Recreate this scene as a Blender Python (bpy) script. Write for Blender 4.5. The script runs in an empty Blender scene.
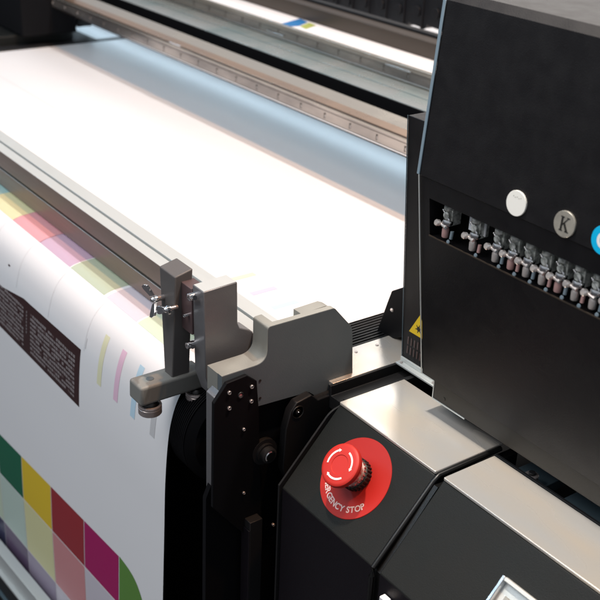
import bpy, bmesh, math, random
from mathutils import Vector, Matrix
random.seed(7)
sc = bpy.context.scene
COL = sc.collection
PI = math.pi

# ------------------------------------------------------------------ camera
AX = Vector((0.5836, 0.8112, 0.0373)); AY = Vector((-0.3746, 0.2282, 0.8987)); AZ = Vector((0.7205, -0.5384, 0.437))
AX.normalize(); AY = (AY - AX * AX.dot(AY)).normalized(); AZ = AX.cross(AY)
CAM = Vector((0.68, -0.7153, 0.6826)); FPX = 1061.9
cd = bpy.data.cameras.new('camera'); cam = bpy.data.objects.new('camera', cd); COL.objects.link(cam)
M = Matrix((AX, AY, AZ)).transposed().to_4x4(); M.translation = CAM
cam.matrix_world = M
cd.sensor_width = 36; cd.lens = FPX / 600 * 36; cd.clip_end = 100; cd.clip_start = .02
cd.dof.use_dof = True; cd.dof.focus_distance = 1.26; cd.dof.aperture_fstop = 9
sc.camera = cam

def ray(px, py):
    return (AX * (px - 300) + AY * (300 - py) - AZ * FPX).normalized()
def at(px, py, X=None, Y=None, Z=None):
    r = ray(px, py)
    if X is not None: t = (X - CAM.x) / r.x
    elif Y is not None: t = (Y - CAM.y) / r.y
    else: t = (Z - CAM.z) / r.z
    return CAM + r * t

# --------------------------------------------------------------- materials
def mat(name, col, rough=.5, metal=0., spec=.5, noise=None, bump=0., rvar=0., scale=(1, 1, 1), nscale=30., coat=0., mixcol=None, emis=None):
    m = bpy.data.materials.new(name); m.use_nodes = True
    nt = m.node_tree; b = nt.nodes['Principled BSDF']
    b.inputs['Base Color'].default_value = (*col, 1); b.inputs['Roughness'].default_value = rough
    b.inputs['Metallic'].default_value = metal; b.inputs['Specular IOR Level'].default_value = spec
    b.inputs['Coat Weight'].default_value = coat
    if emis:
        b.inputs['Emission Color'].default_value = (*emis[0], 1); b.inputs['Emission Strength'].default_value = emis[1]
    tc = nt.nodes.new('ShaderNodeTexCoord'); mp = nt.nodes.new('ShaderNodeMapping')
    mp.inputs['Scale'].default_value = scale
    nt.links.new(tc.outputs['Object'], mp.inputs['Vector'])
    n = nt.nodes.new('ShaderNodeTexNoise'); n.inputs['Scale'].default_value = nscale; n.inputs['Detail'].default_value = 5
    nt.links.new(mp.outputs[0], n.inputs['Vector'])
    if mixcol:
        r = nt.nodes.new('ShaderNodeMapRange'); r.inputs[1].default_value = .38; r.inputs[2].default_value = .66
        nt.links.new(n.outputs['Fac'], r.inputs[0])
        x = nt.nodes.new('ShaderNodeMix'); x.data_type = 'RGBA'
        x.inputs[6].default_value = (*col, 1); x.inputs[7].default_value = (*mixcol, 1)
        nt.links.new(r.outputs[0], x.inputs[0]); nt.links.new(x.outputs[2], b.inputs['Base Color'])
    if rvar:
        r = nt.nodes.new('ShaderNodeMapRange'); r.inputs[1].default_value = .3; r.inputs[2].default_value = .7
        r.inputs[3].default_value = max(rough - rvar, .03); r.inputs[4].default_value = min(rough + rvar, 1)
        nt.links.new(n.outputs['Fac'], r.inputs[0]); nt.links.new(r.outputs[0], b.inputs['Roughness'])
    if bump:
        n2 = nt.nodes.new('ShaderNodeTexNoise'); n2.inputs['Scale'].default_value = 900; n2.inputs['Detail'].default_value = 2
        nt.links.new(tc.outputs['Object'], n2.inputs['Vector'])
        bp = nt.nodes.new('ShaderNodeBump'); bp.inputs['Strength'].default_value = bump; bp.inputs['Distance'].default_value = .0004
        nt.links.new(n2.outputs['Fac'], bp.inputs['Height']); nt.links.new(bp.outputs[0], b.inputs['Normal'])
    return m
BLACK = mat('black_powder_coat', (.012, .012, .013), .5, bump=.35, rvar=.06, spec=.35, nscale=8)
HOOD = mat('satin_black_housing', (.0065, .006, .007), .45, bump=.4, rvar=.05, spec=.3, nscale=45, mixcol=(.0078, .0073, .0083))
PANEL = mat('charcoal_panel', (.0075, .0088, .0083), .52, bump=.45, rvar=.08, spec=.22, nscale=16, mixcol=(.0098, .0105, .010))
PLUM = mat('plum_black', (.006, .0045, .007), .5, bump=.4, rvar=.05, spec=.25, nscale=9)
DARK = mat('dark_void_metal', (.004, .004, .005), .6, spec=.12)
GUN = mat('gunmetal_plate', (.098, .118, .130), .5, metal=.0, spec=.4, bump=.3, rvar=.08, nscale=14, mixcol=(.115, .132, .142))
GUN2 = mat('dark_anodised_plate', (.18, .178, .185), .36, metal=.35, bump=.3, rvar=.08, nscale=18, scale=(1, 1, 6))
BEIGE = mat('machined_edge', (.33, .33, .30), .42, metal=.45, bump=.3, rvar=.1, nscale=25)
ARMD = mat('dark_cast_arm', (.105, .098, .095), .5, metal=.1, bump=.4, rvar=.08, nscale=30)
ARMM = mat('grey_cast_block', (.21, .21, .195), .55, metal=.1, bump=.4, rvar=.08, nscale=30)
ALU = mat('anodised_aluminium', (.57, .60, .59), .36, metal=.3, bump=.1, rvar=.06, scale=(.6, 12, 12), nscale=20)
ALUF = mat('brown_unlit_face', (.27, .205, .175), .35, metal=.4, bump=.1, rvar=.05, scale=(.6, 12, 12), nscale=20)
CHROME = mat('polished_steel', (.75, .75, .76), .16, metal=1., rvar=.05, nscale=60)
STEEL = mat('turned_steel', (.46, .41, .40), .3, metal=.7, rvar=.08, nscale=60)
DECK = mat('brushed_deck_steel', (.68, .66, .63), .27, metal=.5, bump=.15, rvar=.07, nscale=11, scale=(.6, 1.8, 1), mixcol=(.72, .64, .54))  # peach noise put into the steel stands in for warm reflections
COLLAR = mat('nickel_collar', (.70, .64, .62), .25, metal=.4, rvar=.1, nscale=300, mixcol=(.45, .12, .10))  # red noise painted into the nickel as red reflections
TRIM = mat('blue_grey_edge', (.24, .33, .40), .35, metal=.3)  # light-blue reflection along the edge put into the colour
ROSE = mat('red_reflection_plate', (.12, .080, .082), .4, metal=.3)  # the plate's red reflection is put into its colour
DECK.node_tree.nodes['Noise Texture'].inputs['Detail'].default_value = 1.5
LID = mat('lid_black_satin', (.006, .007, .007), .6, spec=.15)
RUB = mat('black_rubber', (.004, .004, .004), .35, spec=.5)
PAPER = mat('coated_paper', (.80, .80, .81), .36, spec=.45, rvar=.03, nscale=3)
RED = mat('signal_red_plastic', (.47, .022, .016), .5, spec=.35, rvar=.04, nscale=50)
REDL = mat('red_label_film', (.42, .016, .011), .42, spec=.35)
WHT = mat('white_ink', (.85, .82, .80), .45)
WHT2 = mat('white_lettering', (.72, .52, .50), .5)
YEL = mat('warning_yellow', (.72, .50, .01), .45)
INK = mat('black_ink', (.015, .014, .012), .5)
RAILG = mat('rail_grey_paint', (.46, .50, .49), .28, metal=.6, rvar=.1, nscale=10, mixcol=(.25, .32, .32))
RAILB = mat('rail_beige', (.56, .52, .45), .22, metal=.7, rvar=.08, nscale=8)
SCALE = mat('steel_strip', (.44, .39, .35), .18, metal=.8, rvar=.1, nscale=4, scale=(1, 4, 4), mixcol=(.17, .155, .15))  # stretched light and dark noise painted in as metal highlights
COPP = mat('bronze_strip', (.42, .30, .22), .3, metal=.7, rvar=.08, nscale=10)
BROWNS = mat('dark_skirt_paint', (.016, .014, .011), .5, bump=.3)
BROWN = mat('dark_bronze_beam', (.055, .042, .032), .4, metal=.3, rvar=.06, nscale=5)
TEAL = mat('teal_groove', (.12, .22, .23), .4, metal=.3)
CHAINM = mat('chain_plastic', (.010, .010, .012), .42, spec=.5)
FLOOR = mat('hall_floor_vinyl', (.045, .045, .05), .5, rvar=.1, nscale=3, mixcol=(.06, .06, .065))
WTABLE = mat('white_laminate', (.82, .83, .85), .4)
BLUEST = mat('slate_blue_steel', (.10, .15, .18), .42, metal=.4, rvar=.08)
PINK = mat('anodised_rose', (.84, .76, .71), .14, metal=.6)
KEYG = mat('nickel_body', (.80, .82, .77), .18, metal=.25, rvar=.15, nscale=200, mixcol=(.18, .19, .17))
REDT = mat('ruby_tube', (.50, .30, .28), .2, spec=.7)
CLEAR = mat('pale_blue_fitting', (.22, .28, .32), .15, spec=.8)
CYAN = mat('cyan_label', (.0, .45, .80), .4)
WLAB = mat('white_label', (.86, .85, .80), .45)
KLAB = mat('silver_label', (.56, .53, .46), .3, metal=.5, rvar=.1, nscale=80, mixcol=(.34, .32, .28))
BLUE = mat('blue_sticker', (.015, .16, .42), .4)
GRN = mat('green_sticker', (.36, .42, .10), .4)
def pm(name, c): return mat('print_' + name, c, .33, spec=.4)

# ----------------------------------------------------------------- helpers
class MB:
    def __init__(s): s.bm = bmesh.new(); s.mats = []
    def mi(s, m):
        if m not in s.mats: s.mats.append(m)
        return s.mats.index(m)
    def faces(s, vs, fs, m):
        v = [s.bm.verts.new(p) for p in vs]; k = s.mi(m); out = []
        for f in fs:
            try:
                q = s.bm.faces.new([v[i] for i in f]); q.material_index = k; out.append(q)
            except ValueError: pass
        return out
    def prism(s, poly, axis, a, b, m):
        n = len(poly); pt = {'X': lambda t, u, w: (t, u, w), 'Y': lambda t, u, w: (u, t, w), 'Z': lambda t, u, w: (u, w, t)}[axis]
        vs = [pt(a, *p) for p in poly] + [pt(b, *p) for p in poly]
        fs = [tuple(range(n)), tuple(range(2 * n - 1, n - 1, -1))] + [(i, i + n, (i + 1) % n + n, (i + 1) % n) for i in range(n)]
        return s.faces(vs, fs, m)
    def box(s, x0, x1, y0, y1, z0, z1, m): return s.prism([(x0, y0), (x1, y0), (x1, y1), (x0, y1)], 'Z', z0, z1, m)
    def quad(s, pts, m): return s.faces(pts, [tuple(range(len(pts)))], m)
    def lathe(s, prof, c, ax, m, n=40):
        ax = Vector(ax).normalized(); u = ax.orthogonal().normalized(); w = ax.cross(u); c = Vector(c); k = s.mi(m)
        rings = []
        for r, h in prof:
            if r < 1e-6: rings.append([s.bm.verts.new(c + ax * h)])
            else: rings.append([s.bm.verts.new(c + ax * h + (u * math.cos(2 * PI * i / n) + w * math.sin(2 * PI * i / n)) * r) for i in range(n)])
        for A, B in zip(rings, rings[1:]):
            for i in range(n):
                j = (i + 1) % n
                f = [A[i % len(A)], A[j % len(A)], B[j % len(B)], B[i % len(B)]]
                g = []
                for q in f:
                    if q not in g: g.append(q)
                if len(g) > 2:
                    ff = s.bm.faces.new(g); ff.material_index = k
    def cyl(s, c, ax, r, h, m, n=32, ch=.12):
        e = min(r, h) * ch
        s.lathe([(0, 0), (r - e, 0), (r, e), (r, h - e), (r - e, h), (0, h)], c, ax, m, n)
    def tube(s, pts, r, m, n=10):
        pts = [Vector(p) for p in pts]; k = s.mi(m); rings = []
        for i, p in enumerate(pts):
            t = (pts[min(i + 1, len(pts) - 1)] - pts[max(i - 1, 0)]).normalized()
            u = t.cross(Vector((.13, .31, .94))).normalized(); w = t.cross(u)
            rings.append([s.bm.verts.new(p + (u * math.cos(2 * PI * j / n) + w * math.sin(2 * PI * j / n)) * r) for j in range(n)])
        for A, B in zip(rings, rings[1:]):
            for j in range(n):
                f = s.bm.faces.new((A[j], A[(j + 1) % n], B[(j + 1) % n], B[j])); f.material_index = k
        for R in (rings[0], rings[-1]):
            f = s.bm.faces.new(R); f.material_index = k
    def build(s, name, parent=None, bevel=0., seg=2, ang=32, recalc=True):
        if recalc: bmesh.ops.recalc_face_normals(s.bm, faces=s.bm.faces)
        me = bpy.data.meshes.new(name); s.bm.to_mesh(me); s.bm.free()
        for m in s.mats: me.materials.append(m)
        for p in me.polygons: p.use_smooth = True
        me.set_sharp_from_angle(angle=math.radians(ang))
        o = bpy.data.objects.new(name, me); COL.objects.link(o)
        if parent: o.parent = parent; o.matrix_parent_inverse = Matrix.Translation(-PO(parent))
        if bevel:
            b = o.modifiers.new('bevel', 'BEVEL'); b.width = bevel; b.segments = seg; b.limit_method = 'ANGLE'; b.angle_limit = math.radians(32)
            b.harden_normals = False
        return o
def PO(p):
    v = Vector(p.location)
    return v if p.type == 'EMPTY' else Vector((0, 0, 0)) + (v if not p.parent else Vector((0, 0, 0)))
def empty(name, loc, label, cat, group=None, parent=None):
    o = bpy.data.objects.new(name, None); COL.objects.link(o); o.location = loc; o.empty_display_size = .05
    if parent: o.parent = parent; o.matrix_parent_inverse = Matrix.Translation(-PO(parent))
    tag(o, label, cat, group); return o
def tag(o, label=None, cat=None, group=None, kind=None):
    if label: o['label'] = label
    if cat: o['category'] = cat
    if group: o['group'] = group
    if kind: o['kind'] = kind
    return o
def fillet(poly, rad, seg=6):
    """round the corners listed in rad {index: r} of a 2-D polygon"""
    out = []; n = len(poly)
    for i, p in enumerate(poly):
        if i not in rad: out.append(p); continue
        p = Vector(p); a = (Vector(poly[i - 1]) - p); b = (Vector(poly[(i + 1) % n]) - p)
        r = min(rad[i], a.length * .48, b.length * .48)
        A = p + a.normalized() * r; B = p + b.normalized() * r
        for k in range(seg + 1):
            t = k / seg; q = A * (1 - t) ** 2 + p * 2 * t * (1 - t) + B * t * t
            out.append((q.x, q.y))
    return out
def YZ(X, *pts): return [(q.y, q.z) for q in (at(px, py, X=X) for px, py in pts)]
def glyph(ch, size, m, frame, mb, weight=0):
    """one character of the built-in font laid flat in frame (origin, right, up, normal), centred on the origin"""
    cu = bpy.data.curves.new('glyph', 'FONT'); cu.body = ch; cu.size = size; cu.offset = weight
    o = bpy.data.objects.new('glyph', cu); COL.objects.link(o)
    dg = bpy.context.evaluated_depsgraph_get(); dg.update()
    me = bpy.data.meshes.new_from_object(o.evaluated_get(dg))
    xs = [v.co.x for v in me.vertices]; ys = [v.co.y for v in me.vertices]
    O, R_, U, N = frame
    if xs:
        cx = (min(xs) + max(xs)) / 2; cy = size * .35
        vs = [O + R_ * (v.co.x - cx) + U * (v.co.y - cy) for v in me.vertices]
        mb.faces(vs, [tuple(p.vertices) for p in me.polygons], m)
    w = (max(xs) - min(xs)) if xs else size * .25
    bpy.data.objects.remove(o); bpy.data.meshes.remove(me); bpy.data.curves.remove(cu)
    return w

# ================================================================= SETTING
m = MB(); m.quad([(-12, -8, -.95), (8, -8, -.95), (8, 12, -.95), (-12, 12, -.95)], FLOOR)
tag(m.build('floor'), kind='structure')

# ================================================================= PRINTER
P = empty('flatbed_printer', (0, 0, -.95), 'wide black and steel flatbed inkjet printer carrying the white paper and carriage', 'printer')
def pb(mb, name, **k): return mb.build(name, P, **k)

XL, XG = -.187, -.012          # left panel spans XL..XG, right one 0..XR
XR = .62
SY, SZ = -.083, -.096          # lower edge of the sloping front face
LY = -.006
# deck plates
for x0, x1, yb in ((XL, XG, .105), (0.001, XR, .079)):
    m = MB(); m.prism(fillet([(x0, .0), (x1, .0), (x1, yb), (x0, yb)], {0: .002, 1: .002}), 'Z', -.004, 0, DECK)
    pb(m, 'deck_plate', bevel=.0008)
    m = MB()
    m.prism([(.0, -.0045), (SY, SZ), (SY, -.9), (-.04, -.9), (.0, -.10), (.06, -.0075), (.06, -.0045)], 'X', x0, x1, PANEL)
    lowk = m.mi(PLUM)  # lower front face darker, its shade put into the colour
    for f in m.bm.faces:
        c = f.calc_center_median()
        if c.z < -.3 and abs(c.y - SY) < .003: f.material_index = lowk
    pb(m, 'control_panel' if x0 < -.1 else 'front_panel', bevel=.0025, seg=3)
# gap between both panels: round rubber seal
m = MB()
m.prism([(-.006, -.012), (SY + .003, SZ - .004), (SY + .003, -.9), (.0, -.9), (.03, -.05), (.12, -.05), (.12, -.012)], 'X', XG + .001, .0, RUB)
m.tube([(-.0095, .1, -.004), (-.0095, .003, -.005), (-.0095, -.004, -.010), (-.0095, SY - .0005, SZ + .001), (-.0095, SY - .002, SZ - .01), (-.0095, SY - .002, -.5)], .0032, RUB, 12)
pb(m, 'panel_seal')
# inner bodies below the deck
m = MB()
m.box(-2.6, -.36, -.04, .9, -.88, -.19, DARK)
m.box(-.345, -.2, .02, 1.2, -.88, -.03, DARK)
m.box(-.2, XR, .06, 1.2, -.88, -.06, DARK)
m.box(-2.7, -.30, .2, 1.4, -.188, -.02, DARK)
pb(m, 'base_cabinet')
# recess behind the right deck plate
m = MB()
m.box(.085, XR, .088, .30, -.03, -.018, BLUEST)
m.box(.012, .055, .086, .20, -.035, -.022, BLUEST)
pb(m, 'recess_plate', bevel=.001)
m = MB()
m.box(.0, XR, .080, .084, -.03, .0005, BLACK)
pb(m, 'deck_lip', bevel=.0006)
m = MB(); c = Vector((.045, .095, -.012))
m.cyl(c, (0, 0, 1), .008, .006, STEEL); m.cyl(c + Vector((.0, 0, .006)), (0, 0, 1), .004, .003, BLACK)
pb(m, 'recess_bolt')
# platen under the paper
m = MB(); m.box(-2.3, -.3495, -.07, 1.35, -.02, -.0012, BLACK); pb(m, 'platen')
# grille strip beside the paper
m = MB(); m.box(-.3485, -.291, -.05, .42, -.03, -.012, DARK)
for i in range(9):
    x = -.3465 + i * .0064; m.box(x, x + .0028, -.05, .42, -.012, -.001, BLACK)
for i in range(14):
    y = -.04 + i * .033; m.box(-.3484, -.2912, y, y + .003, -.014, -.003, BLACK)
pb(m, 'vent_grille')
# side metal strip, black channel
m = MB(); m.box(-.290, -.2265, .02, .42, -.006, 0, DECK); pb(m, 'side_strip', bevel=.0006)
m = MB(); m.prism([(-.2255, -.03), (-.2245, .0015), (-.2205, .0015), (-.2195, -.012), (-.196, -.012), (-.195, -.004), (-.1885, -.004), (-.1885, -.03)], 'Y', .012, .5, BLACK)
pb(m, 'side_channel', bevel=.0006)
# shoulder screws on the strip
m = MB()
m.bm.free()
for p in (at(377, 345, Z=0), at(356, 352, Z=0)):
    m = MB(); m.cyl(p, (0, 0, 1), .0022, .001, STEEL, 12); pb(m, 'strip_screw')
# end cheek left of the control panel
m = MB()
m.prism(fillet([(.02, -.004), (-.012, -.010), (SY - .004, SZ + .004), (SY - .004, -.9), (.03, -.9)], {1: .01}), 'X', XL - .0035, XL - .0006, BLACK)
pb(m, 'end_cheek', bevel=.0006)

SB = empty('side_bracket', (-.235, -.03, 0), 'grey stepped side plate with chamfered rear corner on its tall black mounting plate', 'bracket')
# side bracket : big gunmetal plate + its black mounting plate
BX = -.235
out = YZ(BX, (222, 377), (268, 362), (268.6, 327.5), (334.5, 308.5), (351.5, 327), (352.5, 334), (352.5, 386), (335, 393), (320, 398.5), (309, 392), (287, 398), (259, 406), (240, 411), (222, 408))
out = fillet(out, {1: .019, 2: .004, 3: .003, 4: .003}, 10)
m = MB()
m.prism(out, 'X', BX - .0095, BX, GUN)
# thick flange along the stepped left edge
k = 1
fl = [YZ(BX, (221.8, 400))[0]] + out[:23]
def inset(pts, d):
    r = []
    for i, p in enumerate(pts):
        a = Vector(pts[max(i - 1, 0)]); b = Vector(pts[min(i + 1, len(pts) - 1)]); t = (b - a).normalized(); n_ = Vector((t.y, -t.x))
        q = Vector(p) + n_ * d; r.append((q.x, q.y))
    return r
tx = fl + [(out[22][0] + .008, out[22][1] + .0002)]
ins = inset(tx, .008)
m.prism(tx + ins[::-1], 'X', BX - .033, BX - .0097, BEIGE)
# raised block at the rear top
q0 = YZ(BX, (306, 317))[0]; q1 = YZ(BX, (330, 309))[0]; q2 = YZ(BX, (334.5, 310))[0]; q3 = YZ(BX, (351, 327))[0]
m.prism([q0, q1, q2, q3, (q3[0], q3[1] - .05), (q0[0], q0[1] - .05)], 'X', BX - .026, BX - .0097, BEIGE)
plate = m.build('bracket_plate', SB, bevel=.0011, seg=2)
# pale rim sheet: light on the plate's top put into colour
m = MB()
rim = out[:36]
ri = inset(rim, -.0006); ro = inset(rim, .0002)
m.prism(ro + ri[::-1], 'X', BX - .0092, BX - .0004, BEIGE)
m.build('plate_rim_light', plate)
for p in ((260, 380.5), (260, 398)):
    m = MB(); m.cyl(at(*p, X=BX), (1, 0, 0), .0018, .0006, INK, 16); m.build('plate_hole', plate)

MX = BX + .006
mp_ = YZ(MX, (212, 404), (220, 387), (232, 383), (250, 376.5), (257, 384), (258.5, 404), (258.5, 430), (262, 540), (258, 700), (214, 700), (211, 500))
mp_ = YZ(MX, (214, 404), (227, 383.5), (247, 375.5), (257, 381), (258.5, 404), (259, 412), (262, 540), (258, 800), (250, 800), (248, 537), (213, 508))
m = MB(); m.prism(mp_, 'X', BX + .0005, MX, DARK)
mount = m.build('mounting_plate', SB, bevel=.0008)
m = MB()
m.prism(YZ(BX - .02, (207, 392), (214, 385), (216, 404), (213, 500), (207, 488)), 'X', BX - .022, BX - .0005, GUN2)
m.build('plate_edge', SB, bevel=.0006)
for (px, py, r) in ((229, 392.5, .0026), (251.5, 386.5, .0026), (251, 401, .0026), (229, 408, .0026), (243.5, 429, .0021), (243.5, 492.5, .002), (273, 524.5, .0021)):
    m = MB(); p = at(px, py, X=MX)
    m.lathe([(0, .0004), (r * .35, .0004), (r * .5, .0018), (r * .8, .0022), (r, .0015), (r, -.001)], p, (1, 0, 0), STEEL, 20)
    m.build('socket_screw', mount)
m = MB(); p = at(240.5, 395, X=MX)
m.lathe([(0, .0002), (.0025, .0002), (.0036, .0012), (.0042, .0002)], p, (1, 0, 0), BLACK, 24)
m.lathe([(0, .0008), (.0008, .0006), (.0026, .0003)], p + Vector((0, 0, -.001)), (1, 0, 0), STEEL, 16)
m.build('pivot_hole', mount)
# rear frame plate behind, carrying the shaft and the slotted ear
FX = BX + .0003
m = MB()
fr = YZ(FX - .008, (245, 400), (287, 392), (330, 385), (355, 375), (372, 376), (335, 402), (288, 478), (290, 800), (205, 800), (207, 500))
m.prism(fr, 'X', FX - .018, FX - .0105, DARK)
pb(m, 'frame_plate')
m = MB()
ear = YZ(-.222, (291, 412), (297, 403), (312, 395), (318, 400), (345, 390), (337, 404), (312, 446), (288, 481), (283, 470), (286, 430))
m.prism(ear, 'X', -.2345, -.222, BLACK)
earo = pb(m, 'hinge_ear', bevel=.0012)
m = MB(); p = at(298, 412, X=-.222)
m.lathe([(0, .0012), (.0022, .0016), (.0034, .0012), (.0038, 0), (.0075, .0), (.0085, .001), (.009, 0), (.009, -.001)], p, (1, 0, 0), BLACK, 24)
m.lathe([(0, .003), (.0016, .0026), (.002, .0012)], p, (1, 0, 0), CHROME, 16)
m.build('ear_bolt', earo)
m = MB(); p = at(265, 452, X=-.228)
m.lathe([(0, .012), (.0085, .012), (.0105, .0105), (.0105, .004), (.013, .004), (.013, 0), (.018, 0), (.018, -.006)], p, (1, 0, 0), BLACK, 40)
m.lathe([(.0, .0128), (.0062, .0128), (.0078, .0118), (.0078, .006)], p, (1, 0, 0), CHROME, 40)
pb(m, 'drive_shaft')
# lower post
m = MB(); a = at(250, 532, X=-.215); b = at(262, 700, X=-.215)
m.box(-.232, -.2165, a.y + .001, a.y + .02, -.9, a.z + .012, BLACK)
m.box(-.2343, -.2161, a.y - .0008, a.y + .001, -.9, a.z, PLUM)
pb(m, 'support_post', bevel=.0008)

# roller end beyond the paper : ribbed black drum
m = MB(); rc = Vector((0, -.078, -.084))
prof = []
for i in range(10):
    x = i * .0036; prof += [(.072, x), (.072, x + .0018), (.069, x + .0021), (.069, x + .0034)]
m.lathe([(0, 0)] + prof + [(.072, .037), (.060, .045), (0, .046)], (-.347, rc.y, rc.z), (1, 0, 0), DARK, 72)
tag(m.build('feed_roller'), 'black ribbed roller end beside the right edge of the hanging paper', 'roller')

# gantry beams
GX0, GX1 = -3.4, -.15
m = MB(); m.box(GX0, GX1, .487, .516, .105, .1385, BROWN); m.box(GX0, GX1, .5162, .565, .10, .139, RAILB)
m.box(GX0, GX1, .488, .5155, .1387, .1405, COPP)
pb(m, 'front_beam', bevel=.0012)
m = MB(); m.box(GX0, GX1, .4852, .4868, .1085, .1375, SCALE)
m.box(GX0, GX1, .4838, .485, .108, .1100, CHROME); m.box(GX0, GX1, .4842, .485, .1345, .1360, RAILB); m.box(GX0, GX1, .4846, .4851, .1288, .1296, BROWN)  # thin lines added along the strip as its reflections
st = pb(m, 'front_scale_strip')
def ticks(px, x0, Y, z, par, n, h=.006):
    for i in range(n):
        x = x0 - i * .0775
        m = MB(); m.box(x - .0011, x + .0011, Y - .0012, Y, z - h, z + h, BROWN)
        m.box(x + .0012, x + .0022, Y - .001, Y, z - h * .7, z + h * .5, CHROME)
        m.build('strip_slot', par)
ticks(0, -.640, .4852, .1195, st, 24, .0052)
for (px, py, Y_, L_) in ((175, 44, .4838, .05), (275, 33, .7310, .07), (398, 68, .7310, .08)):  # chrome slivers added as glints along the strips
    c = at(px, py, Y=Y_); m = MB(); m.box(c.x - L_ / 2, c.x + L_ / 2, Y_ - .0012, Y_ - .0001, c.z - .0016, c.z + .0016, CHROME); pb(m, 'strip_glint', bevel=.0005)
c = at(385, 598, Y=-.088); m = MB(); m.box(c.x - .005, c.x + .006, -.092, -.084, c.z - .03, c.z + .001, WTABLE); pb(m, 'seal_tab', bevel=.001)
m = MB(); m.box(GX0, GX1, .520, .740, .088, .0985, DARK); m.box(GX0, GX1, .6272, .6292, .0986, .1375, DARK); pb(m, 'beam_gap_shade')  # dark floor and cover sheet put in as the gap's shade
m = MB(); m.box(GX0, GX1, .6295, .6835, .10, .139, RAILG); m.box(GX0, GX1, .6838, .6865, .10, .1365, TEAL); m.box(GX0, GX1, .6868, .7325, .10, .1392, RAILG)
pb(m, 'middle_beam', bevel=.0006)
m = MB(); m.box(GX0, GX1, .7355, .745, .10, .1735, RAILB); 
pb(m, 'rear_beam', bevel=.0015)
m = MB(); m.box(GX0, GX1, .733, .7352, .143, .170, SCALE); m.box(GX0, GX1, .7315, .7328, .1425, .1445, CHROME); m.box(GX0, GX1, .7322, .7329, .1665, .168, RAILB); m.box(GX0, GX1, .7325, .7329, .1620, .1627, BROWN); st2 = pb(m, 'rear_scale_strip')  # thin lines here also stand in for reflections
ticks(0, -.922 + .0775, .733, .1555, st2, 26, .0052)
m = MB(); m.box(GX0, GX1, .7455, .85, .10, .172, WTABLE); pb(m, 'rear_shelf', bevel=.001)
m = MB(); m.box(GX0, GX1, .822, .86, .1722, .207, BROWN); m.box(GX0, GX1, .861, .88, .17, .213, BLACK); pb(m, 'cover_beam', bevel=.002)
m = MB(); m.quad([at(281, 23.6, Z=.1726), at(300, 18.6, Z=.1726), at(308, 22.0, Z=.1726), at(299, 26.0, Z=.1726), at(286, 26.6, Z=.1726)], BLUE)
m.quad([at(300, 26.2, Z=.1727), at(309, 22.6, Z=.1727), at(316, 25.2, Z=.1727), at(306, 29.0, Z=.1727)], GRN)
pb(m, 'shelf_sticker')
# take-up bar bottom left
m = MB()
a = at(-20, 530, Y=-.20); b = at(60, 628, Y=-.20); d = (b - a)
def bar_along(m, A, B, y0, y1, z0, z1, mt):
    vs = [];
    for q in (A, B):
        vs += [(q.x, q.y + y0, q.z + z0), (q.x, q.y + y1, q.z + z0), (q.x, q.y + y1, q.z + z1), (q.x, q.y + y0, q.z + z1)]
    m.faces(vs, [(0, 1, 2, 3), (7, 6, 5, 4), (0, 4, 5, 1), (1, 5, 6, 2), (2, 6, 7, 3), (3, 7, 4, 0)], mt)
bar_along(m, a, b, 0, .02, -.006, 0, ALU); bar_along(m, a, b, .004, .02, -.05, -.006, ALU); bar_along(m, a, b, -.003, .02, -.056, -.05, ALU)
tag(m.build('take_up_bar', bevel=.001), 'silver channel bar crossing low in front of the hanging colour chart', 'bar')
m = MB(); bar_along(m, a, b, .0, .02, -.10, -.0565, BLACK); bar_along(m, a, b, -.006, .02, -.104, -.1005, BLUEST); bar_along(m, a, b, -.004, .02, -.3, -.1045, DARK)
pb(m, 'lower_beam')
# handle on the right front panel
hv = Vector((0, -SY, -.0045 - SZ)).normalized(); hn = Vector((0, -hv.z, hv.y)); hu = Vector((1, 0, 0))
def onslope(px, py, off=0.):
    r = ray(px, py); n = hn; P0 = Vector((0, 0, -.0045)) + n * off
    t = (P0 - CAM).dot(n) / r.dot(n); return CAM + r * t
m = MB()
H0 = onslope(507.5, 577.0)
def hbox(u0, u1, v0, v1, n0, n1, mt):
    vs = []
    for n_ in (n0, n1):
        for (u, v) in ((u0, v0), (u1, v0), (u1, v1), (u0, v1)): vs.append(H0 + hu * u + hv * v + hn * n_)
    m.faces(vs, [(0, 1, 2, 3), (7, 6, 5, 4), (0, 4, 5, 1), (1, 5, 6, 2), (2, 6, 7, 3), (3, 7, 4, 0)], mt)
hbox(0, .09, -.060, -.000, .0, .002, ALU)
hbox(-.0005, .0035, -.060, .0, .002, .010, CHROME)
hbox(.0036, .09, -.0045, .0, .002, .010, ALU)
hbox(.012, .09, -.050, -.016, .002, .0045, BEIGE)
pb(m, 'recessed_handle', bevel=.0008)

# emergency stop
EC = onslope(355.5, 478)
BC = EC + hv * .0042 + hu * .0012
ES = bpy.data.objects.new('emergency_stop', None); COL.objects.link(ES); ES.location = EC; ES.parent = P; ES.matrix_parent_inverse = Matrix.Translation(-Vector(P.location)); ES.empty_display_size = .02
ER = .0500
m = MB(); m.lathe([(0, .0008), (ER - .0004, .0008), (ER, .0004), (ER, 0)], EC, hn, REDL, 96); m.build('stop_label', ES)
m = MB()
n_ = 26
for i in range(n_):
    a = 2 * PI * i / n_
    c = BC + hn * .001 + (hu * math.cos(a) + hv * math.sin(a)) * .0185
    m.tube([c, c + hn * .0085], .0016, INK, 8)
m.lathe([(.0185, .001), (.0185, .009), (.0170, .010), (.0145, .010), (.014, .012)], BC, hn, INK, 60)
m.build('locking_ring', ES)
m = MB()
m.lathe([(.0170, .010), (.0173, .0145), (.0160, .015), (.0160, .0205), (.0148, .021), (.0148, .0312)], BC, hn, COLLAR, 60)
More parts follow.
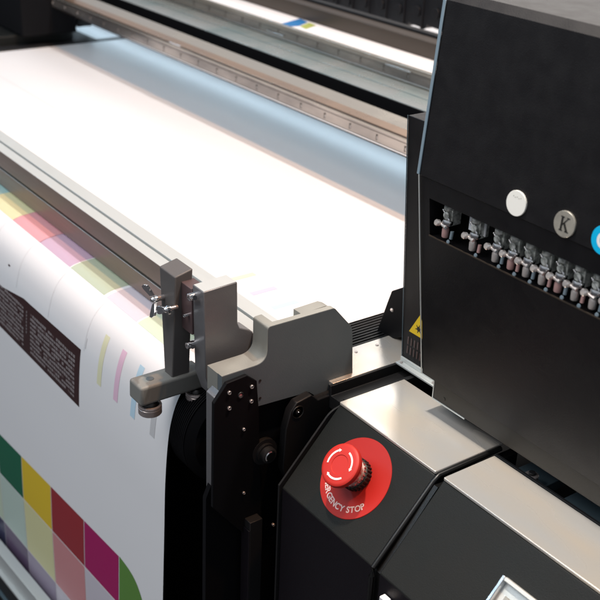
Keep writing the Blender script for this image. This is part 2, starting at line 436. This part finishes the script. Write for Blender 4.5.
for i in range(22):
    a = 2 * PI * i / 22
    c = BC + hn * .0105 + (hu * math.cos(a) + hv * math.sin(a)) * .0171
    m.tube([c, c + hn * .004], .0010, CHROME, 6)
m.build('collar', ES)
CR = .0265
m = MB()
m.lathe([(0, .0392), (.0112, .0392), (.0118, .0399), (.0222, .0399), (.0243, .0395), (.0258, .0384), (CR, .0366), (CR, .0336), (.0258, .0318), (.0245, .0311), (.013, .0307), (.0, .0307)], BC, hn, RED, 96)
m.build('push_cap', ES, ang=28)
m = MB(); T = BC + hn * .0402
for a0 in (132, 252, 372):
    N = 18; r0, r1 = .0163, .0186; st_ = [a0 + (82 - 12) * i / N for i in range(N + 1)]
    vs = []
    for a in st_:
        d_ = hu * math.cos(math.radians(a)) + hv * math.sin(math.radians(a)); vs += [T + d_ * r0, T + d_ * r1]
    m.faces(vs, [(2 * i, 2 * i + 1, 2 * i + 3, 2 * i + 2) for i in range(N)], WHT)
    d1 = hu * math.cos(math.radians(a0)) + hv * math.sin(math.radians(a0)); d2 = hu * math.cos(math.radians(a0 - 11)) + hv * math.sin(math.radians(a0 - 11))
    m.faces([T + d1 * .0152, T + d1 * .0197, T + d2 * .0174], [(0, 1, 2)], WHT)
m.build('turn_arrow', ES, recalc=False)
m = MB(); txt = 'EMERGENCY STOP'; ang = math.radians(205); TR = .0385; size = .0102
for ch in txt:
    if ch == ' ': ang += .0032 / TR; continue
    # advance by measured glyph width
    N = hn
    probe = MB(); w = glyph(ch, size, WHT2, (EC, hu, hv, N), probe); probe.bm.free()
    ang += (w / 2) / TR
    d_ = hu * math.cos(ang) + hv * math.sin(ang); t_ = -hu * math.sin(ang) + hv * math.cos(ang)
    glyph(ch, size, WHT2, (EC + d_ * TR + hn * .0011, t_, -d_, N), m, .00028)
    ang += (w / 2 + .0009) / TR
m.build('stop_lettering', ES, recalc=False)

# far left end station of the printer
m = MB()
m.box(-2.9, -2.1135, -.2, .62, -.1, .004, BLACK)
m.prism(fillet([(-2.75, .34), (-2.16, .34), (-2.16, .58), (-2.75, .58)], {1: .01, 2: .06}), 'Z', .0, .03, PANEL)
pb(m, 'end_plate', bevel=.003)
m = MB(); m.box(-4.2, -2.14, .585, 1.3, -.02, .002, WTABLE); pb(m, 'end_shelf', bevel=.001)
a = at(23, 38, Z=.03)
m = MB(); m.box(a.x - .6, a.x, a.y + .0, a.y + .16, .031, .6, DARK); pb(m, 'end_station', bevel=.004)
m = MB(); c = at(78, 25, Z=.03); m.box(c.x - .02, c.x + .03, c.y - .015, c.y + .03, .0305, .05, BLACK); pb(m, 'end_stop', bevel=.002)

# ================================================================= PAPER
prof = [(1.3, 0), (.2, 0), (0, 0), (-.05, 0), (-.075, 0), (-.10, -.004), (-.12, -.016), (-.135, -.035), (-.146, -.065), (-.152, -.10), (-.157, -.16), (-.160, -.235), (-.165, -.36), (-.17, -.5), (-.172, -.9)]
def herm(Pt, n=12):
    out = []; Pt = [Vector(p) for p in Pt]
    for i in range(len(Pt) - 1):
        a = Pt[max(i - 1, 0)]; b = Pt[i]; c = Pt[i + 1]; d = Pt[min(i + 2, len(Pt) - 1)]; L = (c - b).length
        t1 = (c - a) / max(L + (b - a).length, 1e-9) * L; t2 = (d - b) / max((d - c).length + L, 1e-9) * L
        for k in range(n):
            t = k / n; h = t * t
            out.append((2 * h * t - 3 * h + 1) * b + (h * t - 2 * h + t) * t1 + (-2 * h * t + 3 * h) * c + (h * t - h) * t2)
    out.append(Pt[-1]); return out
Q = herm(prof); S = [0]
for a, b in zip(Q, Q[1:]): S.append(S[-1] + (b - a).length)
S0 = S[12 * 4]
def surf(x, s, off=0.):
    s += S0; import bisect
    i = min(max(bisect.bisect_right(S, s) - 1, 0), len(Q) - 2); e = Q[i + 1] - Q[i]; u = (s - S[i]) / e.length
    q = Q[i] + e * u
    n_ = Vector((e.y, -e.x)).normalized()
    # normals interpolated for smooth offset
    if n_.y < 0: n_ = -n_
    if q.x < -.13: n_ = n_ if n_.x < 0 else -n_
    return Vector((x, q.x + n_.x * off, q.y + n_.y * off))
m = MB(); m.mi(PAPER)
PX0, PX1 = -2.113, -.349
nx = 24; rows = []
for q in Q: rows.append([m.bm.verts.new((PX0 + (PX1 - PX0) * i / nx, q.x, q.y)) for i in range(nx + 1)])
for A, B in zip(rows, rows[1:]):
    for i in range(nx):
        m.bm.faces.new((A[i], A[i + 1], B[i + 1], B[i]))
def patch(x0, x1, sfun0, sfun1, mt, nu=6, nv=10, off=.00035, xs0=None):
    """printed area between x0..x1, s from sfun0(x) to sfun1(x)"""
    grid = []
    for i in range(nu + 1):
        x = x0 + (x1 - x0) * i / nu
        grid.append([m.bm.verts.new(surf(x, sfun0(x) + (sfun1(x) - sfun0(x)) * j / nv, off)) for j in range(nv + 1)])
    k = m.mi(mt)
    for i in range(nu):
        for j in range(nv):
            f = m.bm.faces.new((grid[i][j], grid[i + 1][j], grid[i + 1][j + 1], grid[i][j + 1])); f.material_index = k
C_ = {n: pm(n, c) for n, c in dict(green=(.0, .115, .055), yellow=(.72, .50, .02), red=(.30, .018, .026), magenta=(.36, .0, .105), leaf=(.10, .24, .04),
      mint=(.50, .62, .55), cream=(.68, .66, .36), rose=(.60, .25, .26), lilac=(.60, .56, .62), plum=(.125, .085, .15), mauve=(.34, .29, .38), navy=(.04, .04, .09),
      sage=(.55, .64, .50), teal=(0.333, 0.51, 0.496), olive=(0.632, 0.618, 0.374), brick=(0.646, 0.312, 0.34), purple=(0.51, 0.36, 0.469), moss=(0.428, 0.482, 0.36), steel=(0.51, 0.53, 0.578),
      pY=(.74, .73, .50), pM=(.77, .52, .65), pC=(.48, .66, .78), pK=(.56, .56, .57), seam=(.70, .70, .72), pic=(.035, .012, .012), pic2=(.24, .21, .21), pic3=(.11, .075, .075)).items()}
cols = [-1.21, -1.088, -.972, -.857, -.731, -.603, -.482, -.385]
g = .0011
def r1(x): return .4085 + (-.47 - x) * .094
def hrow(lo, hi, names):
    for i, nme in enumerate(names):
        if nme: patch(cols[i] + g, cols[i + 1] - g, lambda x: r1(x) + lo + g, lambda x: r1(x) + hi - g, C_[nme], 4, 10)
hrow(0, .093, ['lilac', 'teal', 'green', 'yellow', 'red', 'magenta'])
hrow(.093, .206, ['plum', 'sage', 'mint', 'cream', 'rose', 'lilac', 'sage'])
hrow(.206, .32, ['teal', 'navy', 'plum', 'mauve', 'lilac', 'mint', 'mint'])
# last square has a rounded top corner
def rr(x):
    t = (x - cols[6]) / (cols[7] - cols[6]); return r1(x) + .016 * t + .078 * t ** 4
patch(cols[6] + g, cols[7] - g, rr, lambda x: r1(x) + .092, C_['leaf'], 16, 8)
# next page's chart row on the roller crest, glare washed into the inks
for i, nme in enumerate(['steel', 'teal', 'olive', 'brick', 'purple', 'moss', 'lilac', 'sage']):
    a = [-1.32, -1.195, -1.08, -.966, -.853, -.735, -.612, -.515][i]; b = a + (.117 if i < 6 else .095)
    patch(a + .0008, b - .0008, lambda x: -.12, lambda x: .031, C_[nme], 2, 24, .0003)
for i, nme in enumerate(['plum', 'steel', 'teal', 'olive', 'brick', 'purple', 'moss']):
    pass
# thin seams of the printed columns below the crest
for x in cols[1:6]:
    patch(x - .0005, x + .0005, lambda q: .031, lambda q: .12, C_['seam'], 1, 16, .0003)
# CMYK bars, on the hanging part and again on the flat part
for x, nme in ((-.549, 'pY'), (-.497, 'pM'), (-.446, 'pC'), (-.390, 'pK')):
    patch(x - .0065, x + .0065, lambda q: .072, lambda q: .150, C_[nme], 2, 20, .0003)
for x, nme in ((-.557, 'pY'), (-.499, 'pM'), (-.444, 'pC')):
    patch(x - .006, x + .006, lambda q: -.195, lambda q: -.150, C_[nme], 1, 2, .0003)
# dark picture of louvred panels
def top(x): return .122 + (.020 * max(0, (-.80 - x)) / .12 if x < -.80 else .004 * (-.61 - x) / .19)
patch(-1.25, -.6125, top, lambda x: .219 + .004 * (-.61 - x), C_['pic'], 24, 8, .0003)
for (xa, xb) in ((-.795, -.628), (-1.0, -.822)):
    for j in range(10):
        s0 = .140 + j * .0074
        nseg = 22
        for k in range(nseg):
            if random.random() < .04: continue
            x0 = xa + (xb - xa) * k / nseg; x1 = x0 + (xb - xa) / nseg * random.uniform(.74, .92)
            d0 = random.uniform(-.0008, .0008)
            if (k * 3 + j) % 11 == 0: mt = C_['pic3']
            else: mt = C_['pic2'] if xa > -.8 or k > 5 else C_['pic3']
            patch(x0, x1, lambda q: s0 + d0, lambda q: s0 + .0040 + random.uniform(0, .0008), mt, 1, 1, .0005)
for j in range(7): patch(-.812, -.809, lambda q: .142 + j * .006, lambda q: .146 + j * .006, C_['pic2'], 1, 1, .0005)
patch(-.90, -.893, lambda q: .094, lambda q: .097, C_['pic'], 1, 1)
patch(-.600, -.5985, lambda q: .098, lambda q: .115, C_['pK'], 1, 3)
# scored line across the flat sheet
patch(-1.9, -.60, lambda q: -.305, lambda q: -.304, C_['pK'], 2, 1, .0002)
po = m.build('paper_sheet', recalc=False, ang=60)
tag(po, 'glossy white paper sheet with colour chart squares hanging over the front roller', 'paper')

# ================================================================= CLAMP BAR
B = empty('clamp_bar', (-.4, -.045, .0), 'long grooved aluminium bar lying across the white paper above the front roller', 'clamp bar')
def bb(mb, name, par=None, **k): return mb.build(name, par or B, **k)
m = MB(); X0, X1 = -2.3, BX - .027
m.prism([(-.0655, .003), (-.0655, .0345), (-.0625, .0347), (-.0625, .0395), (-.0655, .0397), (-.0655, .0705), (-.0465, .0705), (-.0462, .062), (-.0420, .062), (-.0415, .0705), (-.0185, .0705), (-.0165, .0685), (-.0165, .003)], 'X', X0, X1, ALU)
fcs = [f for f in m.bm.faces if abs(f.calc_center_median().y + .0655) < 5e-4]  # bar's front faces browner, their unlit look put into the colour
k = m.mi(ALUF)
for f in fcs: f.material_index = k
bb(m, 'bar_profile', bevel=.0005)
# dark strips laid in the grooves to stand in for shade
m = MB(); m.box(X0, X1 - .001, -.0461, -.0421, .0605, .0650, INK); m.box(X0, X1 - .001, -.0648, -.0630, .0350, .0392, INK); bb(m, 'groove_shade')
# arm
AXo, AXi = -.335, -.374
m = MB()
a_t = YZ(AXo, (175, 277.5), (193, 268.5), (192, 320), (189.5, 376), (172, 383.5), (174.5, 345))
at_, bt_ = a_t[0], a_t[1]
T0, T1, B1, B0 = a_t[0], a_t[1], a_t[3], a_t[4]
XB = -.3535
m.faces([(AXi, *T0), (AXo, *T0), (AXo, *T1), (AXi, *T1), (XB, *B0), (AXo, *B0), (AXo, *B1), (XB, *B1)], [(0, 1, 2, 3), (4, 7, 6, 5), (0, 4, 5, 1), (1, 5, 6, 2), (2, 6, 7, 3), (3, 7, 4, 0)], ARMD)
for f in m.bm.faces:
    c = f.calc_center_median()
A_ = empty('clamp_bracket', (-.33, -.13, .0), 'grey clamp bracket with tapered arm, wing screws and knurled knobs at the paper edge', 'bracket')
arm = bb(m, 'clamp_arm', A_, bevel=.0018, seg=3)
ya = a_t[0][0]
m = MB()
ft = YZ(AXo + .004, (141, 389), (170, 379.5), (205, 366), (205, 383), (171, 395), (141, 408))
m.prism([ft[0], (ft[2][0], ft[0][1]), (ft[2][0], ft[5][1]), ft[5]], 'X', -.3635, AXo + .004, ARMM)
foot = bb(m, 'clamp_foot', A_, bevel=.004, seg=4)
fc = at(150, 378.5, Z=ft[0][1] + .0002)
m = MB(); m.lathe([(0, .0003), (.0048, .0003), (.005, 0), (.005, -.002)], fc, (0, 0, 1), GUN, 30); m.build('dowel_pin', foot)
zb = ft[5][1]
for (px, py) in ((150, 404), (197, 391)):
    c = at(px, py, Z=zb - .006) if px < 170 else at(px, py, Z=zb - .006)
    m = MB()
    m.lathe([(0, 0), (.0085, 0), (.0105, -.002), (.0115, -.005), (.0115, -.0055)], c + Vector((0, 0, .006)), (0, 0, 1), RUB, 40)
    m.lathe([(.0120, -.0050), (.0146, -.0055), (.0150, -.0062), (.0150, -.0085), (.0147, -.0088), (.0147, -.0093), (.0150, -.0096), (.0150, -.0170), (.0143, -.0180), (.0, -.0180)], c + Vector((0, 0, .006)), (0, 0, 1), STEEL, 56)
    m.build('knurled_knob', foot)
# wing screws on the arm
def wing(px, py, Y, ang, par, sc_=1.):
    c = at(px, py, Y=Y - .008 * sc_); m = MB(); ax = Vector((0, -1, 0))
    m.cyl(c + Vector((0, .010 * sc_, 0)), ax, .0022 * sc_, .011 * sc_, STEEL, 16)
    m.lathe([(0, .0075), (.0022, .007), (.0036, .005), (.0046, .002), (.0046, -.001)], c, ax, CHROME, 20)
    for s in (1, -1):
        d = Vector((math.cos(ang), 0, math.sin(ang))) * s
        e = Vector((-d.z, 0, d.x))
        pts = []
        prof_ = [(0.003, .0024), (.006, .0034), (.010, .0048), (.0125, .0040), (.0135, 0), (.0125, -.0036), (.010, -.004), (.006, -.003), (.003, -.002)]
        A = [c + (d * u + e * v) * sc_ + ax * (.002 + u * .45) * sc_ for u, v in prof_]
        Bq = [q - ax * .0034 for q in A]; n = len(A)
        m.faces(A + Bq, [tuple(range(n)), tuple(range(2 * n - 1, n - 1, -1))] + [(i, (i + 1) % n, (i + 1) % n + n, i + n) for i in range(n)], CHROME)
    return m.build('wing_screw', par, bevel=.0005)
wing(156, 299, ya, math.radians(118), arm, 1.55)
wing(169, 309, ya, math.radians(200), arm, 1.2)
m = MB(); p = at(164, 288, Y=ya - .0002); m.cyl(p, (0, -1, 0), .0035, .0006, ARMM, 20); m.build('blind_plug', arm)
# post
XPo, XPi = -.285, -.3105
ps = YZ(XPo, (203.5, 292.5), (237.5, 282), (237.8, 323), (240, 328), (250, 330), (256, 334), (260, 342), (260, 352), (256, 360), (245, 372), (216, 396), (212, 396), (205.5, 378))
m = MB(); m.prism(ps, 'X', XPi, XPo, GUN2)
post = bb(m, 'mounting_post', A_, bevel=.0012, seg=2)
yp = ps[0][0]
m = MB(); t = ps[0]; t2 = ps[1]
m.faces([(XPi + .0015, t[0] + .001, t[1] + .0004), (XPo - .001, t[0] + .001, t[1] + .0004), (XPo - .001, t2[0] - .001, t2[1] + .0004), (XPi + .0015, t2[0] - .001, t2[1] + .0004),
         (XPi + .0015, t[0] + .001, t[1] - .001), (XPo - .001, t[0] + .001, t[1] - .001), (XPo - .001, t2[0] - .001, t2[1] - .001), (XPi + .0015, t2[0] - .001, t2[1] - .001)],
        [(0, 1, 2, 3), (4, 7, 6, 5), (0, 4, 5, 1), (1, 5, 6, 2), (2, 6, 7, 3), (3, 7, 4, 0)], ALU)
m.build('post_top_highlight', post)  # bright sheet laid on the post top as a painted highlight
# connecting plate between arm and post
m = MB()
z1 = ps[0][1] - .006
m.box(AXo + .0005 - .004, XPi - .0003, yp - .001, yp + .018, z1 - .062, z1, ROSE)
conn = bb(m, 'link_plate', A_, bevel=.001)
m = MB()
m.box(AXo - .01, XPi + .006, -.11, -.067, .015, z1 - .066, ARMM)
bb(m, 'link_block', A_, bevel=.001)
for (px, py, r) in ((192, 296.5, .0048), (187, 315, .0022), (190, 345, .0046)):
    c = at(px, py, Y=yp - .0035); m = MB()
    m.lathe([(0, .001), (r * .45, .001), (r * .55, .004), (r * .9, .0045), (r, .0035), (r, -.006)], c, (0, -1, 0), CHROME, 24)
    if r > .003:
        for i in range(6):
            a = i * PI / 3; q = c + Vector((r * .5 * math.cos(a), -.004, r * .5 * math.sin(a)))
            m.tube([q, q + Vector((0, -.0012, 0))], .0008, STEEL, 6)
        m.tube([c + Vector((0, -.002, 0)), c + Vector((.012, -.003, .004))], .0028, CHROME, 12)
    m.build('cap_screw', conn)

# ================================================================= CARRIAGE
K = empty('print_carriage', (.1, .2, .0), 'tall black print carriage housing with a row of ink valves and round colour labels', 'print carriage')
def kb(mb, name, par=None, **k): return mb.build(name, par or K, **k)
HX = -.12; HR = .62
top_f = (.052, .492); fold = (.0365, .309)
def fy(z):   # front face y for z below the fold
    return .0365 + (.309 - z) * (.0705 - .0365) / (.309 - .052)
s1, s0_ = .286, .242
m = MB()
full = [(.50, .505), (.060, .5), top_f, (.03785, .325), fold, (.0385, .3078), (fy(.30) + .0012, .30), (fy(.052), .052), (.085, .050), (.50, .05)]
slot = full[:7] + [(fy(s1), s1), (.085, s1), (.088, s0_ - .006), (fy(s0_) + .003, s0_ - .001), (fy(s0_), s0_)] + full[7:]
sx0 = at(430.5, 214, Y=.0445).x
m.prism(full, 'X', HX, sx0, HOOD); m.prism(slot, 'X', sx0, HR, HOOD)
kb(m, 'housing')
m = MB(); m.box(sx0, HR, fy(s0_) - .0006, fy(s0_) + .0004, s0_ - .0012, s0_ + .0002, BROWN); kb(m, 'slot_rim')
m = MB(); m.prism([(.054, .4935), (.50, .512), (.50, .507), (.058, .488)], 'X', HX - .0005, HR, LID); 
kb(m, 'housing_lid', bevel=.0012)
m = MB(); m.box(HX + .02, HR, .1305, .1325, .49, .5005, INK); kb(m, 'lid_seam')
# light edge trim on left
m = MB()
def strip(pts, w, th, mt, x):
    for (a, b) in zip(pts, pts[1:]):
        a = Vector(a); b = Vector(b); t = (b - a).normalized(); n_ = Vector((t.y, -t.x))
        if n_.x > 0: n_ = -n_
        qa = [a, b, b + n_ * th, a + n_ * th]
        m.prism([(q.x, q.y) for q in qa], 'X', x - w, x, mt)
strip([(.0515, .492), (.0365, .309)], .0042, .0012, TRIM, HX + .0005)
strip([(.0365, .309), (.0700, .052)], .0014, .0012, ALU, HX + .0003)
kb(m, 'edge_trim', bevel=.0004)
# skirt
bx_ = at(433, 398, Y=.082)
m = MB(); m.box(bx_.x, HR, .082, .3, bx_.z, .0495, BROWNS); sk = kb(m, 'lower_skirt', bevel=.001)
m = MB(); m.box(bx_.x - .0012, bx_.x, .0812, .13, bx_.z, .045, ALU); m.box(bx_.x, bx_.x + .055, .0812, .083, bx_.z - .001, bx_.z + .0006, ALU); m.build('skirt_edge', sk)
m = MB(); m.cyl(at(444, 399, Y=.082), (0, -1, 0), .0022, .0005, INK, 16); m.build('skirt_hole', sk)
# column
CY = .132
m = MB()
cl = [at(402, 361, Y=CY), at(408.3, 115, Y=CY)]
m.prism([(cl[0].x, .003), (-.05, .003), (-.05, cl[1].z), (cl[1].x, cl[1].z)], 'Y', CY, .20, HOOD)
colm = kb(m, 'column', bevel=.0008)
m = MB(); a = Vector((cl[0].x, CY - .0006, .005)); b = Vector((cl[1].x, CY - .0006, cl[1].z)); m.tube([a, b], .0007, BLUEST, 6); m.build('column_edge_highlight', colm)  # thin blue tube added as the column edge's highlight
m = MB(); m.box(-.2235, -.13, CY - .011, CY - .0003, .0005, .0035, ALU); m.box(-.2235, -.13, CY - .003, CY - .0003, .0036, .0095, ALU); ft_ = m.build('foot_strip', colm, bevel=.0006)
m = MB(); m.cyl((-.217, CY - .0065, .0036), (0, 0, 1), .002, .0012, STEEL, 14); m.build('strip_rivet', colm)
m = MB(); m.cyl((-.155, CY - .0065, .0036), (0, 0, 1), .002, .0012, STEEL, 14); m.build('strip_rivet', colm)
m = MB()
for r in range(2):
    for i in range(5):
        x = -.2155 + i * .0062; z = .0175 + r * .0135
        m.box(x, x + .0022, CY - .0006, CY + .001, z, z + .0105, mat('vent_inner', (.075, .045, .042), .4) if i == 0 and r == 0 else bpy.data.materials['vent_inner'])
m.build('vent_slot', colm)
# warning triangle
tl = at(409, 331, Y=CY - .0006); wd = .036; hgt = wd * .866
m = MB()
def tri(cx, cz, s, y, mt): m.faces([(cx - s, y, cz - s * .577), (cx + s, y, cz - s * .577), (cx, y, cz + s * 1.155)], [(0, 1, 2)], mt)
cx = tl.x + wd / 2; cz = tl.z + wd / 2 * .577 
tri(cx, cz, wd / 2, CY - .0006, YEL)
ws = m.build('warning_sticker', colm)
m = MB()
s_ = wd / 2
for k2 in range(3):
    pass
m.lathe([(0, .0001), (.0032, .0001)], (cx - .0005, CY - .0007, cz), (0, -1, 0), INK, 20)
for k2 in range(6):
    a = k2 * PI / 3 + .3; d = Vector((math.cos(a), 0, math.sin(a))); e = Vector((-d.z, 0, d.x)); c = Vector((cx - .0005, CY - .0008, cz))
    m.faces([c + d * .003 - e * .0008, c + d * .0062 - e * .0006, c + d * .0062 + e * .0006, c + d * .003 + e * .0008], [(0, 1, 2, 3)], INK)
m.build('warning_symbol', ws)
# black block with a brass screw beside column
m = MB()
by = .165
m.prism([(q.x, q.z) for q in (at(388, 300, Y=by), at(391.5, 291, Y=by), at(404, 287, Y=by), at(408, 340, Y=by), at(402, 337, Y=by), at(383.5, 341, Y=by), at(376, 333, Y=by))], 'Y', by, by + .05, DARK)
blk = kb(m, 'sensor_block', bevel=.0012)
m = MB(); c = at(392, 310, Y=by); m.lathe([(0, .0012), (.0024, .001), (.0030, .0), (.0030, -.001)], c, (0, -1, 0), PINK, 20); m.build('brass_screw', blk)

# ink valves
vx = [447, 474.5, 497.5, 513, 528.5, 544.5, 560.5, 577.5, 595.5, 614, 633, 653]
for i, px in enumerate(vx):
    py = 217 + (px - 447) * .486
    c = at(px, py, Y=.051); c.z = .2632
    v = bpy.data.objects.new('ink_valve', None); COL.objects.link(v); v.location = c; v.parent = K; v.matrix_parent_inverse = Matrix.Translation(-Vector(K.location)); v.empty_display_size = .01
    def vp(m, n, **k):
        for q in m.bm.verts: q.co = c + (q.co - c) * 1.22
        return m.build(n, v, **k)
    m = MB(); m.box(c.x - .0044, c.x + .0056, c.y + .001, c.y + .012, c.z - .003, c.z + .0130, KEYG)
    m.lathe([(0, 0), (.0036, .0002), (.0042, .001), (.0042, .004), (.0034, .0048), (0, .0052)], c + Vector((.0008, .0005, .0105)), (0, 0, 1), KEYG, 24)
    m.lathe([(.0046, -.003), (.0052, -.002), (.0052, .0005), (.0044, .002)], c + Vector((.0008, .001, .0)), (0, 0, 1), CHROME, 24)
    m.cyl(c + Vector((.001, -.001, .006)), (0, -1, 0), .0034, .0016, KEYG, 16)
    m.tube([c + Vector((-.004, -.0015, .0105)), c + Vector((.005, -.0018, .0025))], .0011, CHROME, 6)
    vp(m, 'valve_body', bevel=.0008)
    m = MB(); m.lathe([(0, .0026), (.0024, .0024), (.0030, .0016), (.0030, -.001), (.0, -.0015)], c + Vector((-.0066, -.004, -.0028)), (-.1, -1, .25), PINK, 44)
    m.tube([c + Vector((-.006, -.002, -.003)), c + Vector((.003, -.003, -.0045))], .0016, PINK, 10)
    vp(m, 'valve_knob')
    m = MB(); m.lathe([(0, 0), (.0030, 0), (.0033, .001), (.0033, .0075), (.0026, .009), (.003, .011)], c + Vector((-.001, .001, -.0155)), (0, 0, 1), PINK if i % 3 else REDT, 20)
    vp(m, 'valve_stem')
    m = MB(); m.tube([c + Vector((.0075, .000, -.0145)), c + Vector((.0075, .001, -.0075))], .0016, REDT if i % 2 else CLEAR, 10)
    m.lathe([(0, .001), (.0016, .0006), (.002, 0)], c + Vector((.0075, -.003, -.0165)), (0, -1, .2), CLEAR, 12)
    vp(m, 'valve_fitting')
    if i == 1:
        m = MB(); m.box(c.x - .0125, c.x + .0078, c.y + .0055, c.y + .0068, c.z - .001, c.z + .0142, WTABLE); vp(m, 'valve_backplate')

# round colour labels on the upper face
fn = Vector((0, -(top_f[1] - fold[1]), top_f[0] - fold[0])).normalized(); fu = Vector((0, top_f[0] - fold[0], top_f[1] - fold[1])).normalized()
def onface(px, py):
    r = ray(px, py); P0 = Vector((0, fold[0], fold[1])) + fn * .0003
    t = (P0 - CAM).dot(fn) / r.dot(fn); return CAM + r * t
for k2, (px, py, mt) in enumerate(((517, 203.2, WLAB), (565.3, 224, KLAB), (604.5, 240.5, CYAN))):
    c = onface(px, py) + fn * .001; m = MB(); R_ = .0128 if k2 < 2 else .0138
    m.lathe([(0, .0006), (R_ - .0003, .0006), (R_, .0003), (R_, -.002)], c, fn, mt, 64)
    lo = m.build('ink_label', K)
    lo['label'] = ['plain white round label', 'silver round label with a black letter K', 'cyan round label with a white letter C'][k2]
    m = MB(); T = c + fn * .0008
    if k2 == 1:
        def bar(x0, z0, x1, z1, w):
            a = T + hu * x0 + fu * z0; b = T + hu * x1 + fu * z1; t = (b - a).normalized(); e = fn.cross(t) * w / 2
            m.faces([a - e, b - e, b + e, a + e], [(0, 1, 2, 3)], INK)
        bar(-.0030, -.0066, -.0030, .0066, .0023)
        bar(-.0052, .0066, -.0008, .0066, .0010); bar(-.0052, -.0066, -.0008, -.0066, .0010)
        bar(-.0022, -.0010, .0040, .0066, .0010); bar(.0020, .0066, .0058, .0066, .0010)
        bar(-.0004, .0012, .0044, -.0066, .0024); bar(.0018, -.0066, .0066, -.0066, .0010)
    elif k2 == 2:
        N = 30; vs = []
        for i in range(N + 1):
            a = math.radians(48 + 264 * i / N); d = hu * math.cos(a) * .92 + fu * math.sin(a); vs += [T + d * .0042, T + d * .0078]
        m.faces(vs, [(2 * i, 2 * i + 1, 2 * i + 3, 2 * i + 2) for i in range(N)], WHT)
    else:
        for i in range(5):
            a = T + hu * (-.005 + i * .0024) + fu * (.0062 - (.0008 if i % 2 else 0)); m.faces([a, a + hu * .0012 + fu * .0004, a + hu * .0012 + fu * .0009, a + fu * .0005], [(0, 1, 2, 3)], KLAB)
    m.build('label_letter' if k2 else 'label_mark', lo, recalc=False)

# ================================================================= CABLE CHAIN
ch = empty('cable_chain', (-1.3, 1.0, .2), 'black segmented plastic cable chain running behind the rear beams beside the carriage', 'cable chain')
A = at(276, -12, Y=.99); Bq = at(458, 18, Y=.99); n = 12
for i in range(n):
    t = i / (n - 1); c = A.lerp(Bq, t) + Vector((0, 0, .002 * math.sin(i * 2.1))); 
    m = MB(); w = (Bq - A).length / n
    sh = fillet([(c.x - w * .62, c.z - .032), (c.x + w * .50, c.z - .036), (c.x + w * .50, c.z + .05), (c.x - w * .62, c.z + .05)], {0: .012, 1: .012, 2: .012, 3: .012})
    m.prism(sh, 'Y', c.y, c.y + .09, CHAINM)
    m.box(c.x + w * .2, c.x + w * .27, c.y - .004, c.y + .01, c.z - .038, c.z + .05, CHAINM)
    m.cyl(Vector((c.x - w * .1, c.y, c.z)), (0, -1, 0), .012, .004, CHAINM, 20)
    m.build('chain_link', ch, bevel=.003)
# white table behind the machine
m = MB(); m.box(-3.6, -.9, 1.16, 2.6, -.06, -.02, WTABLE)
wt = empty('white_table', (-2.2, 1.8, -.95), 'white laminate table top seen in the gap behind the cable chain', 'table')
m.build('table_top', wt, bevel=.003)
m = MB(); m.box(-3.4, -3.34, 1.25, 1.31, -.95, -.061, WTABLE); m.build('leg', wt, bevel=.003)
m = MB(); m.box(-1.2, -1.14, 1.25, 1.31, -.95, -.061, WTABLE); m.build('leg', wt, bevel=.003)

# ================================================================= LIGHT
w = bpy.data.worlds.new('World'); sc.world = w; w.use_nodes = True
nt = w.node_tree; bg = nt.nodes['Background']
tc = nt.nodes.new('ShaderNodeTexCoord'); sp = nt.nodes.new('ShaderNodeSeparateXYZ'); rp = nt.nodes.new('ShaderNodeValToRGB'); mr = nt.nodes.new('ShaderNodeMapRange')
nt.links.new(tc.outputs['Generated'], sp.inputs[0]); mr.inputs[1].default_value = -1; mr.inputs[2].default_value = 1
nt.links.new(sp.outputs['Z'], mr.inputs[0]); nt.links.new(mr.outputs[0], rp.inputs[0])
e = rp.color_ramp.elements; e[0].position = .42; e[0].color = (.03, .03, .035, 1); e[1].position = .62; e[1].color = (.5, .53, .58, 1)
nt.links.new(rp.outputs[0], bg.inputs['Color']); bg.inputs['Strength'].default_value = .75
def area(name, loc, target, size, power, col, sy=None):
    l = bpy.data.lights.new(name, 'AREA'); l.energy = power; l.color = col; l.size = size
    if sy: l.shape = 'RECTANGLE'; l.size_y = sy
    o = bpy.data.objects.new(name, l); COL.objects.link(o); o.location = loc
    o.rotation_euler = (Vector(target) - Vector(loc)).to_track_quat('-Z', 'Y').to_euler(); return o
area('key_lamp', (.5, .93, 3.3), (-1.0, .1, 0), .08, 88, (1, .97, .93))
area('warm_lamp', (.45, .48, 3.3), (-1.0, .1, 0), .12, 66, (1, .52, .24))
area('front_softbox', (-.6, -1.6, 2.4), (-.3, 0, 0), 1.6, 43, (1, .98, .97))
area('deck_lamp', (-2.2, 2.6, 2.4), (0, .05, 0), 1.4, 30, (1, .93, .85))
area('cure_lamp', (-1.6, .655, .060), (-1.6, .665, 0), 3.4, 1.3, (.66, .86, 1), .02)
area('strip_lamp', (-2.2, -.75, 1.4), (-1.2, -.1, 0), 3.4, 10, (.45, .74, 1), .025)
sp_ = bpy.data.lights.new('deck_spot', 'SPOT'); sp_.energy = 330; sp_.color = (1, .90, .79); sp_.spot_size = math.radians(16); sp_.spot_blend = .7; sp_.shadow_soft_size = .06
o = bpy.data.objects.new('deck_spot', sp_); COL.objects.link(o); o.location = (-.45, -.30, 2.7); o.rotation_euler = (Vector((.10, .02, 0)) - Vector(o.location)).to_track_quat('-Z', 'Y').to_euler()

sc.render.engine = 'CYCLES'
sc.view_settings.view_transform = 'Standard'; sc.view_settings.look = 'None'
sc.view_settings.exposure = 0; sc.view_settings.gamma = 1
sc.render.resolution_x = 1024; sc.render.resolution_y = 1024
